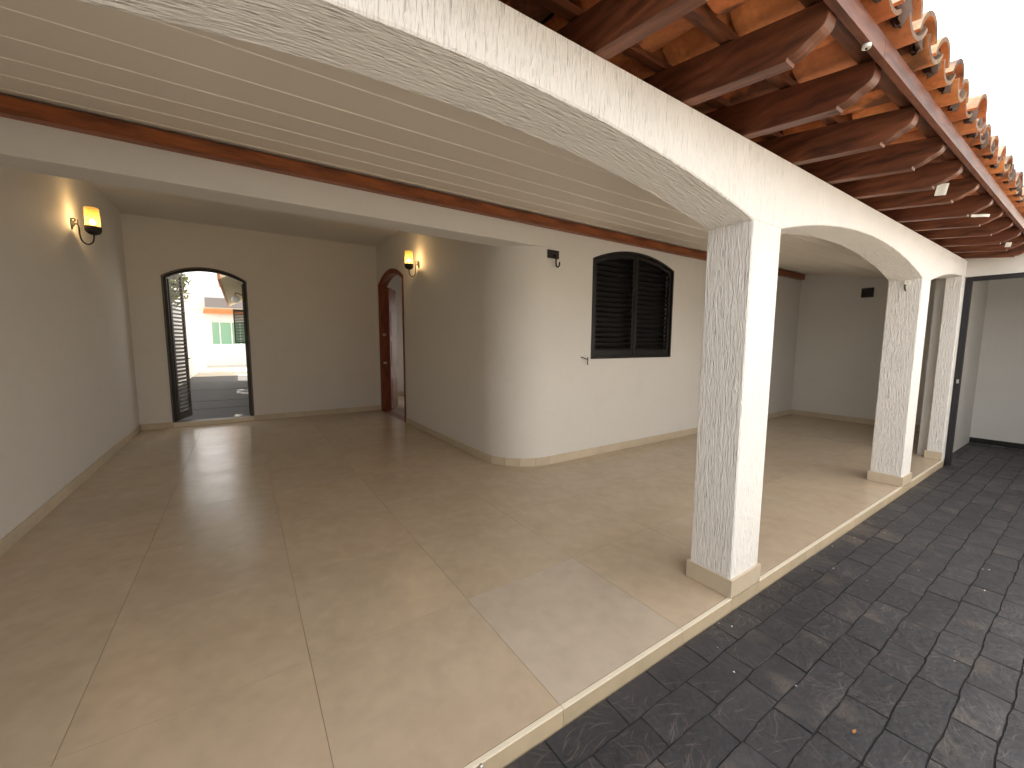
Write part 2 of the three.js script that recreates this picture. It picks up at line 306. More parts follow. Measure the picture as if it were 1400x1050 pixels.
{ // rear wall of the alcove with the arched doorway
  const w = thing('alcove_back_wall', 'grey-white rear wall pierced by an arched doorway', 'wall');
  const sh = new THREE.Shape([[XL, -0.1], [XR + 0.14, -0.1], [XR + 0.14, 3.75], [XL, 3.75]].map(p => new THREE.Vector2(...p)));
  sh.holes.push(archHole(DOOR.a, DOOR.b, DOOR.y0 - 0.02, DOOR.s, DOOR.t));
  const g = extr(sh, 0.16); g.translate(0, 0, ZB - 0.16); part('wall_face', triUV(g), M.wall, w);
  skirtX(w, XL + skD, DOOR.a, ZB, 1); skirtX(w, DOOR.b, XR, ZB, 1);
  part('door_sill', box(DOOR.a, DOOR.b, 0.0005, DOOR.y0 - 0.003, ZB - 0.15, ZB + 0.014, 'x', 'z', 0.003), M.edgeTrim, w);
}
const BD = { a: -7.65, b: -6.17, s: 2.672, t: 2.866 };
const WIN = { a: 3.7555, b: 5.44, y0: 1.288, s: 2.567, t: 2.735 };
{ // house wall: door section, rounded corner, window section
  const w = thing('house_wall', 'white house wall turning a rounded corner between brown door and black shutters', 'wall');
  { const sh = new THREE.Shape([[-7.98, -0.1], [ZW - 0.6, -0.1], [ZW - 0.6, 3.7], [-7.98, 3.7]].map(p => new THREE.Vector2(...p)));
    sh.holes.push(archHole(BD.a, BD.b, -0.005, BD.s, BD.t));
    const g = extr(sh, 0.15); g.rotateY(-Math.PI / 2); g.translate(XR + 0.15, 0, 0); part('door_section', triUV(g), M.wall, w); }
  { const sh = new THREE.Shape(); sh.moveTo(XR, -ZW + 0.6); const R = 0.6, cx = XR + R, cz = ZW - R;
    for (let i = 0; i <= 24; i++) { const a = Math.PI - Math.PI / 2 * i / 24; sh.lineTo(cx + R * Math.cos(a), -(cz + R * Math.sin(a))); }
    sh.lineTo(cx, -ZW + 0.15); for (let i = 24; i >= 0; i--) { const a = Math.PI - Math.PI / 2 * i / 24; sh.lineTo(cx + (R - 0.15) * Math.cos(a), -(cz + (R - 0.15) * Math.sin(a))); }
    let g = extr(sh, 3.2); g.rotateX(-Math.PI / 2); g.translate(0, -0.1, 0); g.scale(1, 1, 1); g = toCreasedNormals(g, 0.5); part('rounded_corner', triUV(g), M.wall, w); }
  { const sh = new THREE.Shape([[XR + 0.6, -0.1], [XE + 0.02, -0.1], [XE + 0.02, 3.7], [XR + 0.6, 3.7]].map(p => new THREE.Vector2(...p)));
    sh.holes.push(archHole(WIN.a, WIN.b, WIN.y0, WIN.s, WIN.t));
    const g = extr(sh, 0.15); g.translate(0, 0, ZW - 0.15); part('window_section', triUV(g), M.wall, w); }
  skirtZ(w, BD.b + 0.06, ZW - 0.6, XR, -1); skirtX(w, XR + 0.6, XE - skD, ZW, 1);
  { const n = 5; for (let k = 0; k < n; k++) { // short tiles round the corner
      const a0 = Math.PI - Math.PI / 2 * k / n, a1 = Math.PI - Math.PI / 2 * (k + 1) / n, cx = XR + 0.6, cz = ZW - 0.6, R0 = 0.598, R1 = 0.613;
      const q = (r, a) => new THREE.Vector2(cx + r * Math.cos(a), -(cz + r * Math.sin(a)));
      const g = extr(new THREE.Shape([q(R0, a0), q(R1, a0 - 0.004), q(R1, a1 + 0.004), q(R0, a1)]), skH); g.rotateX(-Math.PI / 2);
      part(numbered('skirting_tile'), triUV(g, 'x', 'y', [k, k * 0.3]), M.skirt[k % 3], w); } }
}
{
  const l = single('lintel', box(XL + 0.002, XR + 0.62, 2.598, 3.4, ZW - 0.30, ZW + 0.002, 'x', 'y', 0.006), M.wall, 'white painted lintel spanning the alcove mouth below the wooden beam', 'lintel');
  const b = single('ceiling_beam', box(XL + 0.002, XE - 0.06, 2.808, 2.908, ZW + 0.004, ZW + 0.086, 'x', 'y', 0.004), M.beam, 'reddish brown wooden beam running along the foot of the boarded ceiling', 'beam');
}
{ // end wall
  const w = thing('end_wall', 'white end wall of the porch with a small black box high up', 'wall');
  part('wall_face', box(XE, XE + 0.2, -0.1, 3.75, -3.0, 4.5), M.wall, w);
  skirtZ(w, ZW + skD, ARZ0, XE, -1);
  skirtZ(w, -0.078, 4.49, XE, -1, YP + 0.003, [M.black], 0.085);
}
// ------------------------------------------------------------------ ceilings and roof
const ceilY = z => 2.922 - 0.184 * (z + 2.57);
{
  const C = struct('porch_ceiling'); const zs = [ZW, -2.48, -2.148, -1.812, -1.478, -1.142, -0.808, -0.474, ARZ0];
  for (let i = 0; i + 1 < zs.length; i++) {
    const z0 = zs[i] + 0.0015, z1 = zs[i + 1] - 0.0015, t = 0.012, bv = 0.004;
    const sh = new THREE.Shape([[z0, 0], [z0, t], [z1, t], [z1, 0.001], [z1 - bv, -bv], [z0 + bv, -bv]].map(([z, y]) => new THREE.Vector2(z, ceilY(z) + y + bv)));
    const g = extr(sh, XE - XL - 0.002); g.rotateY(-Math.PI / 2); g.translate(XE - 0.001, 0, 0);
    if (i) { const q = box(XL + 0.001, XE - 0.001, -0.0035, 0.004, -0.0045, 0.0045, 'x', 'z', 0.002), m = part(numbered('joint_strip'), q, M.jointStrip, C); m.position.set(0, ceilY(zs[i]) + 0.0005, zs[i]); m.rotation.x = 0.182; }
    part(numbered('ceiling_board'), triUV(g, 'x', 'z', [rr(0, 2), 0]), M.ceilBoard[i % 3], C);
  }
  const g = extr(new THREE.Shape([[ZW, 0.0185], [ZW, 0.05], [ARZ0, 0.05], [ARZ0, 0.0185]].map(([z, y]) => new THREE.Vector2(z, ceilY(z) + y))), XE - XL); g.rotateY(-Math.PI / 2); g.translate(XE, 0, 0);
  part('backing', triUV(g, 'x', 'z'), M.ceilBoard[0], C);
  const A = struct('alcove_ceiling'); part('slab', box(XL - 0.05, XR + 0.05, 3.5, 3.62, ZB - 0.02, ZW - 0.1, 'x', 'z'), M.wall, A);
}
{
  const r = thing('house_roof', 'flat roof slab over the house rooms behind the porch', 'roof');
  const g = extr(new THREE.Shape([[-0.2, 2.86], [-3.2, 3.66], [-10.2, 3.66], [-10.2, 3.82], [-3.2, 3.82], [-0.2, 2.98]].map(([z, y]) => new THREE.Vector2(z, y))), XE + 0.25 - XL + 0.25);
  g.rotateY(-Math.PI / 2); g.translate(XE + 0.25, 0, 0);
  // leave the strip above the rear passage open to the sky
  const g2 = extr(new THREE.Shape([[-0.2, 2.86], [-3.2, 3.66], [-8.0, 3.66], [-8.0, 3.82], [-3.2, 3.82], [-0.2, 2.98]].map(([z, y]) => new THREE.Vector2(z, y))), 2.3 - XL);
  g2.rotateY(-Math.PI / 2); g2.translate(2.1, 0, 0);
  const g3 = box(2.1, XE + 0.25, 3.66, 3.82, -10.2, -3.2);
  const g4 = extr(new THREE.Shape([[-0.2, 2.86], [-3.2, 3.66], [-3.2, 3.82], [-0.2, 2.98]].map(([z, y]) => new THREE.Vector2(z, y))), XE + 0.25 - 2.1); g4.rotateY(-Math.PI / 2); g4.translate(XE + 0.25, 0, 0);
  part('roof_slab', strip([triUV(g2), g3, triUV(g4)]), M.greyFascia, r);
}
// ------------------------------------------------------------------ arcade
{
  const A = thing('arcade_wall', 'white combed-stucco arcade with wide arches along the yard', 'wall');
  const pts = [[XL, SPR]], add = (a, b, cut) => { for (const q of arcPts(a, b, SPR, APX, 44)) if (!cut || q.x <= cut) pts.push([q.x, q.y]); };
  add(-0.93, 2.332); add(2.653, 5.7225); add(6.031, 9.10, 7.5);
  const yq = arcPts(6.031, 9.10, SPR, APX, 44).filter(q => q.x <= 7.5).pop().y; pts.push([7.5, yq + 0.002], [7.64, yq + 0.002], [7.64, TOPY], [XL, TOPY]);
  let g = extr(new THREE.Shape(pts.map(p => new THREE.Vector2(...p))), ARZ1 - ARZ0 - 0.012, 0.006); g.translate(0, 0, ARZ0 + 0.006);
  part('arch_band', triUV(toCreasedNormals(g, 0.45), 'y', 'x'), M.stucco, A);
  const pil = [[XL + 0.003, -0.93, ARZ0, SPR], [2.332, 2.653, ARZ0, SPR], [5.7225, 6.031, ARZ0, SPR], [7.5, 7.64, -0.165, yq]];
  pil.forEach(([a, b, z0, h], i) => {
    const sh = new THREE.Shape([[a, -ARZ1], [b, -ARZ1], [b, -z0], [a, -z0]].map(p => new THREE.Vector2(...p)));
    const c = 0.007, s2 = new THREE.Shape([[a + c, -ARZ1], [b - c, -ARZ1], [b, -ARZ1 + c], [b, -z0 - c], [b - c, -z0], [a + c, -z0], [a, -z0 - c], [a, -ARZ1 + c]].map(p => new THREE.Vector2(...p)));
    const g = extr(s2, h - 0.0002 + 0.02); g.rotateX(-Math.PI / 2); g.translate(0, -0.02, 0);
    const p = part(numbered('pillar'), triUV(g, 'y', 'x', [i * 0.37, i * 0.61]), M.stucco, A);
    // tiled plinth: four pieces mitred by butting
    const e = 0.014, H = i === 1 ? 0.112 : 0.104, zf = -0.0006, yb = YP - 0.018;
    const pb = (x0, x1, y0, y1, za, zb) => part(numbered('plinth_tile'), box(x0, x1, y0, y1, za, zb, 'x', 'y', 0.0015, [rr(0, 2), rr(0, 2)]), M.skirt[i % 3], p);
    if (i < 3) { if (i) pb(a - e, b + e, i === 3 ? 0.001 : 0.0015, H, ARZ1 - 0.001, zf); else pb(a, b + e, 0.0015, H, ARZ1 - 0.001, zf);
      if (i) pb(a - e, a + 0.001, 0.0015, H - 0.0006, z0 - e, ARZ1 - 0.0012); pb(b - 0.001, b + e, 0.0015, H - 0.0006, z0 - e, ARZ1 - 0.0012); pb(a + 0.002, b - 0.002, 0.0015, H - 0.001, z0 - e, z0 + 0.001); }
    else { pb(a - e, a + 0.001, 0.0015, H - 0.0006, z0 - e, ARZ1 - 0.0012); pb(a + 0.002, b, 0.0015, H - 0.001, z0 - e, z0 + 0.001); }
  });
  // closed stretch beyond the gate post
  part('closing_wall', box(7.642, XE, -0.1, 2.9, ARZ0 + 0.004, -0.08), M.wall, A);
}
// ------------------------------------------------------------------ eave roof
const tr = z => 2.655 - 0.16 * (z - 0.6); // underside of the channel tiles
{
  const R = thing('eave_roof', 'clay-tiled eave on dark carved rafters above the arcade', 'roof');
  reseed(88);
  const rx = [-1.48 + 0.01, -0.98, -0.455, 0.07, 0.60, 1.127, 1.662, 2.171, 2.73, 3.235, 3.735, 4.215, 4.745, 5.25, 5.775, 6.31, 6.83, 7.36];
  // one rafter profile in (z, y): straight belly, notch, ogee up to the fascia
  const top = z => tr(z) - 0.034, belly = z => 2.552 - 0.125 * z;
  const by = belly(0.392), og = new THREE.CatmullRomCurve3([[0.412, 0.013], [0.436, 0.022], [0.458, 0.036], [0.480, 0.046], [0.498, 0.056], [0.509, 0.070], [0.5135, 0.089]].map(([z, y]) => new THREE.Vector3(z, by + y, 0))).getPoints(18).map(p => [p.x, p.y]);
  const prof = [[-0.26, belly(-0.26)], [0.392, by], [0.396, by + 0.012], ...og, [0.5136, top(0.5136)], [-0.26, top(-0.26)]];
  const rs = new THREE.Shape(prof.map(p => new THREE.Vector2(...p)));
  rx.forEach((x, i) => { const w = 0.066 + rr(-0.003, 0.003); const g = extr(rs, w - 0.004, 0.002); g.rotateY(-Math.PI / 2); g.translate(w - 0.002, 0, 0);
    const m = part(numbered('rafter'), triUV(toCreasedNormals(g, 0.5), 'z', 'x', [rr(0, 3), rr(0, 3)]), M.rafter[rnd() * 2 | 0], R); m.position.set(x + rr(-0.009, 0.009), rr(-0.008, 0.006), rr(-0.014, 0)); m.rotation.y = rr(-0.02, 0.02); });
  for (const zc of [-0.14, 0.165, 0.465]) { const sp = [-1.47, 1.4, 4.1, 7.59]; for (let k = 0; k < 3; k++) {
      const g = box(sp[k] + 0.002, sp[k + 1] - 0.002, -0.032, -0.003, -0.026, 0.026, 'x', 'z', 0.002, [rr(0, 3), rr(0, 3)]); const m = part(numbered('batten'), g, M.rafter[1], R); m.position.set(0, tr(zc) + 0.001, zc); m.rotation.x = 0.158; } }
  const fx = [-1.47, 2.1, 5.3, 7.6]; for (let k = 0; k < 3; k++) part(numbered('fascia_board'), box(fx[k] + 0.001, fx[k + 1] - 0.001, 2.586, 2.664, 0.5165, 0.5425, 'x', 'y', 0.002, [rr(0, 3), rr(0, 3)]), M.rafter[0], R);
  // tiles: curved shells, channel (hollow up) and cover (hollow down)
  function shell(hw, rise, len, down, th = 0.016, taper = 0.86, flip = false) {
    const A = down ? 1.3 : 1.12, n = 12, pos = [], col = [], ring = (k, out, L) => { const s = L ? (flip ? taper : 1) : (flip ? 1 : taper); const u = -1 + 2 * k / n; const x = hw * s * Math.sin(u * A) / Math.sin(A), y = rise * s * (Math.cos(u * A) - Math.cos(A)) / (1 - Math.cos(A));
      const nx = Math.sin(u * A) * 0.8, ny = Math.cos(u * A); const q = Math.hypot(nx, ny); return [x + (out ? nx / q * th : 0), (y + (out ? ny / q * th : 0)) * (down ? 1 : -1), L ? 0 : -len]; };
    const quad = (a, b, c, d, w) => { pos.push(...a, ...b, ...c, ...a, ...c, ...d); for (let q = 0; q < 6; q++) col.push(...(w ? [0.28, 0.50, 0.90] : [1, 1, 1])); }; // w: weathered grey-violet skin of the exposed clay
    for (let k = 0; k < n; k++) { for (const o of [0, 1]) { const a = ring(k, o, 0), b = ring(k + 1, o, 0), c = ring(k + 1, o, 1), d = ring(k, o, 1); quad(a, b, c, d, o === (down ? 1 : 0)); }
      for (const L of [0, 1]) quad(ring(k, 0, L), ring(k + 1, 0, L), ring(k + 1, 1, L), ring(k, 1, L), true); }
    for (const k of [0, n]) quad(ring(k, 0, 0), ring(k, 1, 0), ring(k, 1, 1), ring(k, 0, 1));
    const g = new THREE.BufferGeometry(); g.setAttribute('position', new THREE.BufferAttribute(new Float32Array(pos), 3)); g.setAttribute('color', new THREE.BufferAttribute(new Float32Array(col), 3)); g.computeVertexNormals(); return toCreasedNormals(g, 0.7);
  }
  const chan = [0, 1, 2].map(k => triUV(shell(0.102, 0.060, 0.40, false, 0.016, 0.9, true), 'z', 'x', [k * 0.31, k * 0.47])), cov = [0, 1, 2].map(k => triUV(shell(0.084, 0.072, 0.40, true, 0.017, 0.84), 'z', 'x', [k * 0.23, k * 0.39]));
  const pitch = 0.24, ex = 0.335;
  for (let i = 0; i < 38; i++) { const x = -1.37 + i * pitch; if (x > 7.62) break;
    for (let r = 0; r < 3; r++) {
      const z = 0.6 - r * ex + rr(-0.012, 0.012), c = part(numbered('roof_tile'), chan[rnd() * 3 | 0], M.clay[rnd() * 4 | 0], R);
      c.position.set(x + rr(-0.006, 0.006), tr(z) + 0.075 + 0.014, z); c.rotation.set(0.115 + rr(-0.012, 0.012), rr(-0.04, 0.04), rr(-0.06, 0.06));
      const d = part(numbered('roof_tile'), cov[rnd() * 3 | 0], M.clay[rnd() * 4 | 0], R), z2 = z + rr(-0.02, 0.022);
      d.position.set(x + pitch / 2 + rr(-0.006, 0.006), tr(z2) + 0.052 + 0.012, z2); d.rotation.set(0.115 + rr(-0.012, 0.012), rr(-0.05, 0.05), rr(-0.08, 0.08));
    }
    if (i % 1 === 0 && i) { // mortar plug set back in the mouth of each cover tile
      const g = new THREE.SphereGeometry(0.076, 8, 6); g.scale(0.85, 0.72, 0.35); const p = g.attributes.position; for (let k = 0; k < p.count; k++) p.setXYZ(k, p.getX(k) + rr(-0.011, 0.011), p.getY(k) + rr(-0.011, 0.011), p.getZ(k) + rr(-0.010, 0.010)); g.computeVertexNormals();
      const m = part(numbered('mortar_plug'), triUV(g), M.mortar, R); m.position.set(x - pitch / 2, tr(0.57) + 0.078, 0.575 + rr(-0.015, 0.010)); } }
}
// ------------------------------------------------------------------ gate end
{
  const L = single('gate_lintel', box(7.642, 7.78, 2.345, 2.62, -0.0795, 4.5, 'z', 'y'), M.wall, 'white lintel above the black steel gate frame', 'lintel');
  const g = thing('gate_frame', 'black steel gate frame standing beside the end pillar', 'gate frame', [7.66, YP, 0]);
  part('post', box(-0.018, 0.05, 0, 2.365 - YP - 0.002 - 0.025, -0.0135, 0.045, 'y', 'x', 0.003), M.blackMetal, g);
  part('post', box(-0.018, 0.05, 0, 2.338 - YP, 1.55, 1.61, 'y', 'x', 0.003), M.blackMetal, g);
  part('header', box(-0.0175, 0.0495, 2.29 - YP, 2.342 - YP, 0.046, 1.549, 'z', 'y', 0.003), M.blackMetal, g);
  const k = part('lock_plate', box(-0.024, -0.0185, 1.08, 1.13, 0.012, 0.034, 'y', 'x', 0.002), M.steel, g);
  single('gate_side_wall', box(7.66, 7.79, -0.12, 2.343, 1.612, 4.5), M.wall, 'short white wall closing the yard beside the gate frame', 'wall');
  single('passage_roof', box(7.79, XE - 0.002, 2.64, 2.76, -0.078, 4.5), M.wall, 'white slab roofing the passage beyond the gate frame', 'roof slab');
}
// ------------------------------------------------------------------ rooms behind the house wall
{
  const r = thing('inner_room', 'white-walled room seen through the half-open brown door', 'room');
  part('floor', box(2.64, 6.1, -0.09, -0.008, -10.1, -2.81), M.floorTile[0], r);
  { const sh = new THREE.Shape([[2.5, -0.1], [6.2, -0.1], [6.2, 3.655], [2.5, 3.655]].map(p => new THREE.Vector2(...p))); sh.holes.push(new THREE.Path([[4.15, 0.7], [5.9, 0.7], [5.9, 2.6], [4.15, 2.6]].map(p => new THREE.Vector2(...p)))); const g = extr(sh, 0.2); g.translate(0, 0, -10.2); part('rear_wall', triUV(g), M.wall, r); }
  part('side_wall', box(2.5, 2.64, -0.1, 3.655, -10.0, -7.985), M.wall, r);
  const sh = new THREE.Shape([[-10, -0.1], [-2.81, -0.1], [-2.81, 3.655], [-10, 3.655]].map(p => new THREE.Vector2(...p)));
  sh.holes.push(new THREE.Path([[-9.85, 0.8], [-8.5, 0.8], [-8.5, 2.5], [-9.85, 2.5]].map(p => new THREE.Vector2(...p))));
  const g = extr(sh, 0.15); g.rotateY(-Math.PI / 2); g.translate(6.25, 0, 0); part('window_wall', triUV(g), M.wall, r);
  skirtX(r, 2.66, 6.05, -10.0, 1, 0, M.skirt);
}
// ------------------------------------------------------------------ sconces
M.amber = new THREE.MeshPhysicalMaterial({ color: lin(1.0, 0.84, 0.46), transmission: 0.85, roughness: 0.25, thickness: 0, emissive: lin(1.0, 0.66, 0.18), emissiveIntensity: 0.14, side: THREE.DoubleSide });
M.bulb = std({ color: lin(1, 0.9, 0.7), emissive: lin(1.0, 0.72, 0.34), emissiveIntensity: 7 });
function sconce(x, y, z, turn, label) {
  const s = thing('wall_sconce', label, 'wall lamp', [x, y, z], 'lit wall sconces'); s.rotation.y = turn; // local +x leaves the wall
  const pl = new THREE.LatheGeometry([[0.0005, 0], [0.036, 0], [0.034, 0.008], [0.020, 0.014], [0.012, 0.026], [0.0005, 0.03]].map(p => new THREE.Vector2(...p)), 16); pl.rotateZ(-Math.PI / 2); pl.scale(1, 1.75, 1);
  const p0 = part('wall_plate', pl, M.iron, s); const kn = new THREE.TorusGeometry(0.017, 0.006, 8, 14); kn.translate(0.016, 0.043, 0); kn.rotateX(0); part('finial', kn, M.iron, p0);
  part('arm', tube([[0.02, 0, 0], [0.05, 0.002, 0], [0.058, -0.03, 0], [0.060, -0.11, 0], [0.075, -0.175, 0], [0.115, -0.205, 0], [0.155, -0.18, 0], [0.17, -0.12, 0], [0.17, -0.085, 0]], 0.0075, 40, 8), M.iron, s);
  part('arm_spike', new THREE.CylinderGeometry(0.004, 0.007, 0.05, 8).translate(0.054, 0.028, 0), M.iron, s);
  const cup = new THREE.LatheGeometry([[0.0005, -0.095], [0.03, -0.093], [0.058, -0.075], [0.070, -0.05], [0.070, -0.006], [0.065, -0.006], [0.064, -0.045], [0.05, -0.068], [0.0005, -0.08]].map(p => new THREE.Vector2(...p)), 24); cup.translate(0.17, 0, 0); part('cup', cup, M.iron, s);
  const sh = new THREE.LatheGeometry([[0.063, -0.012], [0.064, 0.05], [0.062, 0.19], [0.058, 0.196], [0.058, 0.19], [0.060, 0.05], [0.059, -0.012]].map(p => new THREE.Vector2(...p)), 28); sh.translate(0.17, 0, 0); part('glass_shade', sh, M.amber, s);
  const rg = new THREE.TorusGeometry(0.0655, 0.0022, 6, 28); rg.rotateX(Math.PI / 2); rg.translate(0.17, 0.052, 0); part('band', rg, M.iron, s);
  part('lamp_holder', new THREE.CylinderGeometry(0.012, 0.012, 0.075, 12).translate(0.17, -0.035, 0), M.iron, s);
  const b = new THREE.SphereGeometry(0.026, 16, 12); b.scale(1, 1.35, 1); b.translate(0.17, 0.042, 0); part('bulb', b, M.bulb, s);
  const L = new THREE.PointLight(new THREE.Color(1.0, 0.66, 0.30), 0.06, 0, 2); L.position.set(0.17, 0.042, 0); L.castShadow = true; L.shadow.bias = -0.002; s.add(L); L.name = 'bulb_light';
}
sconce(XL, 2.765, -5.345, 0, 'lit amber glass wall sconce on the plain side wall');
sconce(XR, 2.755, -5.345, Math.PI, 'lit amber glass wall sconce beside the arched brown door');

// ------------------------------------------------------------------ louvred leaves
// leaf in local (x along width from hinge, y up); top follows arc given by topY(x)
function louvreLeaf(parent, w, y0, topY, mat, pitch, opt = {}) {
  const st = opt.stile ?? 0.05, th = 0.034, top0 = topY(0), top1 = topY(w);
  const side = (a, b) => { const pts = [[a, y0], [b, y0]]; for (let i = 6; i >= 0; i--) { const x = a + (b - a) * i / 6; pts.push([x, topY(x)]); } const g = extr(new THREE.Shape(pts.map(p => new THREE.Vector2(...p))), th - 0.004, 0.002); g.translate(0, 0, -th / 2 + 0.002); return triUV(g); };
  part('stile', side(0, st), mat, parent); part('stile', side(w - st, w), mat, parent);
  part('rail', box(st + 0.0005, w - st - 0.0005, y0, y0 + (opt.rail ?? 0.08), -th / 2 + 0.001, th / 2 - 0.001), mat, parent);
  { const a = st + 0.0005, b = w - st - 0.0005, pts = []; for (let i = 0; i <= 8; i++) { const x = a + (b - a) * i / 8; pts.push([x, topY(x)]); } const lo = Math.min(topY(a), topY(b)) - 0.055; for (let i = 8; i >= 0; i--) { const x = a + (b - a) * i / 8; pts.push([x, Math.min(topY(x) - 0.05, lo + (topY(x) - Math.min(topY(a), topY(b))) )]); }
    const g = extr(new THREE.Shape(pts.map(p => new THREE.Vector2(...p))), th - 0.006, 0.001); g.translate(0, 0, -th / 2 + 0.003); part('rail', triUV(g), mat, parent); }
  const sl = box(0.0, 1, -0.004, 0.004, -0.025, 0.025, 'x', 'z', 0.002);
  for (let y = y0 + (opt.rail ?? 0.08) + pitch * 0.55; ; y += pitch) {
    let a = st - 0.004, b = w - st + 0.004; const lim = x => topY(x) - 0.055; // slats shorten under the curve
    if (y > Math.max(lim(st), lim(w - st))) break;
    if (y > lim(st)) { let x = st; while (x < w && lim(x) < y) x += 0.005; a = x; } if (y > lim(w - st)) { let x = w - st; while (x > 0 && lim(x) < y) x -= 0.005; b = x; }
    if (b - a < 0.04) break;
    const m = part('slat', sl, mat, parent); m.scale.x = b - a; m.position.set(a, y, 0); m.rotation.x = opt.tilt ?? 0.75;
  }
}
const arcY = (a, b, s, t) => { const c = (a + b) / 2, h = (b - a) / 2, k = t - s, R = (h * h + k * k) / (2 * k); return x => t - R + Math.sqrt(Math.max(0, R * R - (x - c) * (x - c))); };
function ringFrame(a, b, y0, s, t, w, depth, sill = true) { // arched frame of width w
  const sh = archShape(a, b, y0, s, t); const hs = sill ? y0 + w : y0 + 0.0001;
  const f = arcY(a, b, s, t), inner = archHole(a + w, b - w, sill ? y0 + w : y0 + 0.001, f(a + w) - w * 0.95, t - w);
  sh.holes.push(inner); const g = extr(sh, depth); return g;
}
{ // closed black shutters in the window wall
  const s = thing('window_shutters', 'closed black louvred shutters with an arched head in the white wall', 'shutters', [WIN.a, WIN.y0, ZW]);
  const W = WIN.b - WIN.a, f = arcY(0, W, WIN.s - WIN.y0, WIN.t - WIN.y0);
  const fr = ringFrame(0.001, W - 0.001, 0.001, WIN.s - WIN.y0 - 0.001, WIN.t - WIN.y0 - 0.001, 0.032, 0.085); fr.translate(0, 0, -0.083); part('frame', triUV(fr), M.black, s);
  const wl = (W - 0.07) / 2 - 0.002;
  const l = new THREE.Group(); l.name = 'leaf'; l.position.set(0.035, 0, -0.030); s.add(l); louvreLeaf(l, wl, 0.036, x => f(x + 0.035) - 0.037, M.black, 0.066, { stile: 0.052 });
  const r = new THREE.Group(); r.name = 'leaf_001'; r.position.set(W - 0.035 - wl, 0, -0.030); s.add(r); louvreLeaf(r, wl, 0.036, x => f(x + W - 0.035 - wl) - 0.037, M.black, 0.066, { stile: 0.052 });
  part('cover_strip', box(W / 2 - 0.014, W / 2 + 0.014, 0.04, WIN.t - WIN.y0 - 0.045, -0.0125, -0.004, 'y', 'x', 0.002), M.black, s);
  part('window_panel', box(0.02, W - 0.02, 0.02, WIN.s - WIN.y0 + 0.12, -0.135, -0.12), M.black, s);
}
{ // open double doors to the rear passage
  const s = thing('louvred_doors', 'open dark louvred double door leading to the rear passage', 'door', [DOOR.a, DOOR.y0, ZB]);
  const W = DOOR.b - DOOR.a, H = DOOR.s - DOOR.y0, T = DOOR.t - DOOR.y0, f = arcY(0, W, H, T);
  const fr = ringFrame(0.001, W - 0.001, 0.0, H - 0.001, T - 0.001, 0.042, 0.09, false); fr.translate(0, 0, -0.152); part('door_frame', triUV(fr), M.black, s);
  const tr2 = ringFrame(-0.014, W + 0.014, 0.001, H + 0.004, T + 0.012, 0.022, 0.010, false); tr2.translate(0, 0, 0.0006); part('metal_trim', triUV(tr2), M.trim, s);
  const wl = W / 2 - 0.05;
  const l = new THREE.Group(); l.name = 'leaf'; l.position.set(0.046, 0.006, -0.172); l.rotation.y = 1.30; s.add(l); louvreLeaf(l, wl, 0.004, x => f(x + 0.046) - 0.06, M.shutterWood, 0.068, { stile: 0.06, rail: 0.14, tilt: 0.7 });
  part('lock_plate', box(wl - 0.045, wl - 0.012, 0.98, 1.16, -0.024, -0.0172, 'y', 'x', 0.002), M.steel, l); part('handle', box(wl - 0.11, wl - 0.022, 1.07, 1.085, 0.045, 0.058, 'x', 'y', 0.003), M.iron, l);
  const r = new THREE.Group(); r.name = 'leaf_001'; r.position.set(W - 0.046, 0.006, -0.172); r.rotation.y = Math.PI - 1.60; r.scale.x = 1; s.add(r); louvreLeaf(r, wl, 0.004, x => f(W - 0.046 - x) - 0.06, M.shutterWood, 0.068, { stile: 0.06, rail: 0.14, tilt: -0.7 });
}
{ // arched brown door in the door section (local x runs toward the yard along +z)
  const s = thing('wooden_door', 'half-open reddish brown arched wooden door beside a lit sconce', 'door', [XR, 0, BD.a]); s.rotation.y = -Math.PI / 2; // local x -> +z, local z -> -x
  const W = BD.b - BD.a, f = arcY(0, W, BD.s, BD.t);
  const fr = ringFrame(0.001, W - 0.001, 0.002, BD.s - 0.001, BD.t - 0.001, 0.05, 0.15, false); fr.translate(0, 0, -0.149); part('door_frame', triUV(fr), M.door, s);
  const ar = ringFrame(-0.045, W + 0.045, 0.002, BD.s + 0.012, BD.t + 0.04, 0.055, 0.014, false); ar.translate(0, 0, 0.001); part('architrave', triUV(ar), M.door, s);
  const leaf = (name, x, ang, flip) => { const g = new THREE.Group(); g.name = name; g.position.set(x, 0.008, -0.165); g.rotation.y = ang; s.add(g); const wl = 0.66;
    const q = x => Math.min(BD.s - 0.03 + (flip ? -1 : 1) * 0, f(flip ? W - 0.055 - x : 0.055 + x) - 0.065);
    const sh = [[0, 0], [wl, 0]]; for (let i = 8; i >= 0; i--) sh.push([wl * i / 8, q(wl * i / 8)]); const pg = extr(new THREE.Shape(sh.map(p => new THREE.Vector2(...p))), 0.03, 0.002); pg.translate(0, 0, -0.016); part('door_panel', triUV(pg), M.door, g);
    for (const y of [0.15, 0.95, 1.6]) part('raised_panel', box(0.1, wl - 0.1, y, y + 0.55, -0.026, 0.024, 'y', 'x', 0.008), M.door, g);
    part('handle', tube([[wl - 0.06, 1.02, 0.02], [wl - 0.06, 1.02, 0.06], [wl - 0.16, 1.02, 0.065]], 0.009, 12, 8), M.brass, g); return g; };
  leaf('leaf', 0.055, 2.62, false); leaf('leaf_001', W - 0.055, Math.PI - 1.62, true);
  for (const y of [1.02, 1.62]) part('strike_plate', box(0.0512, 0.054, y, y + 0.05, -0.1, -0.03, 'y', 'z'), M.steel, s);
}
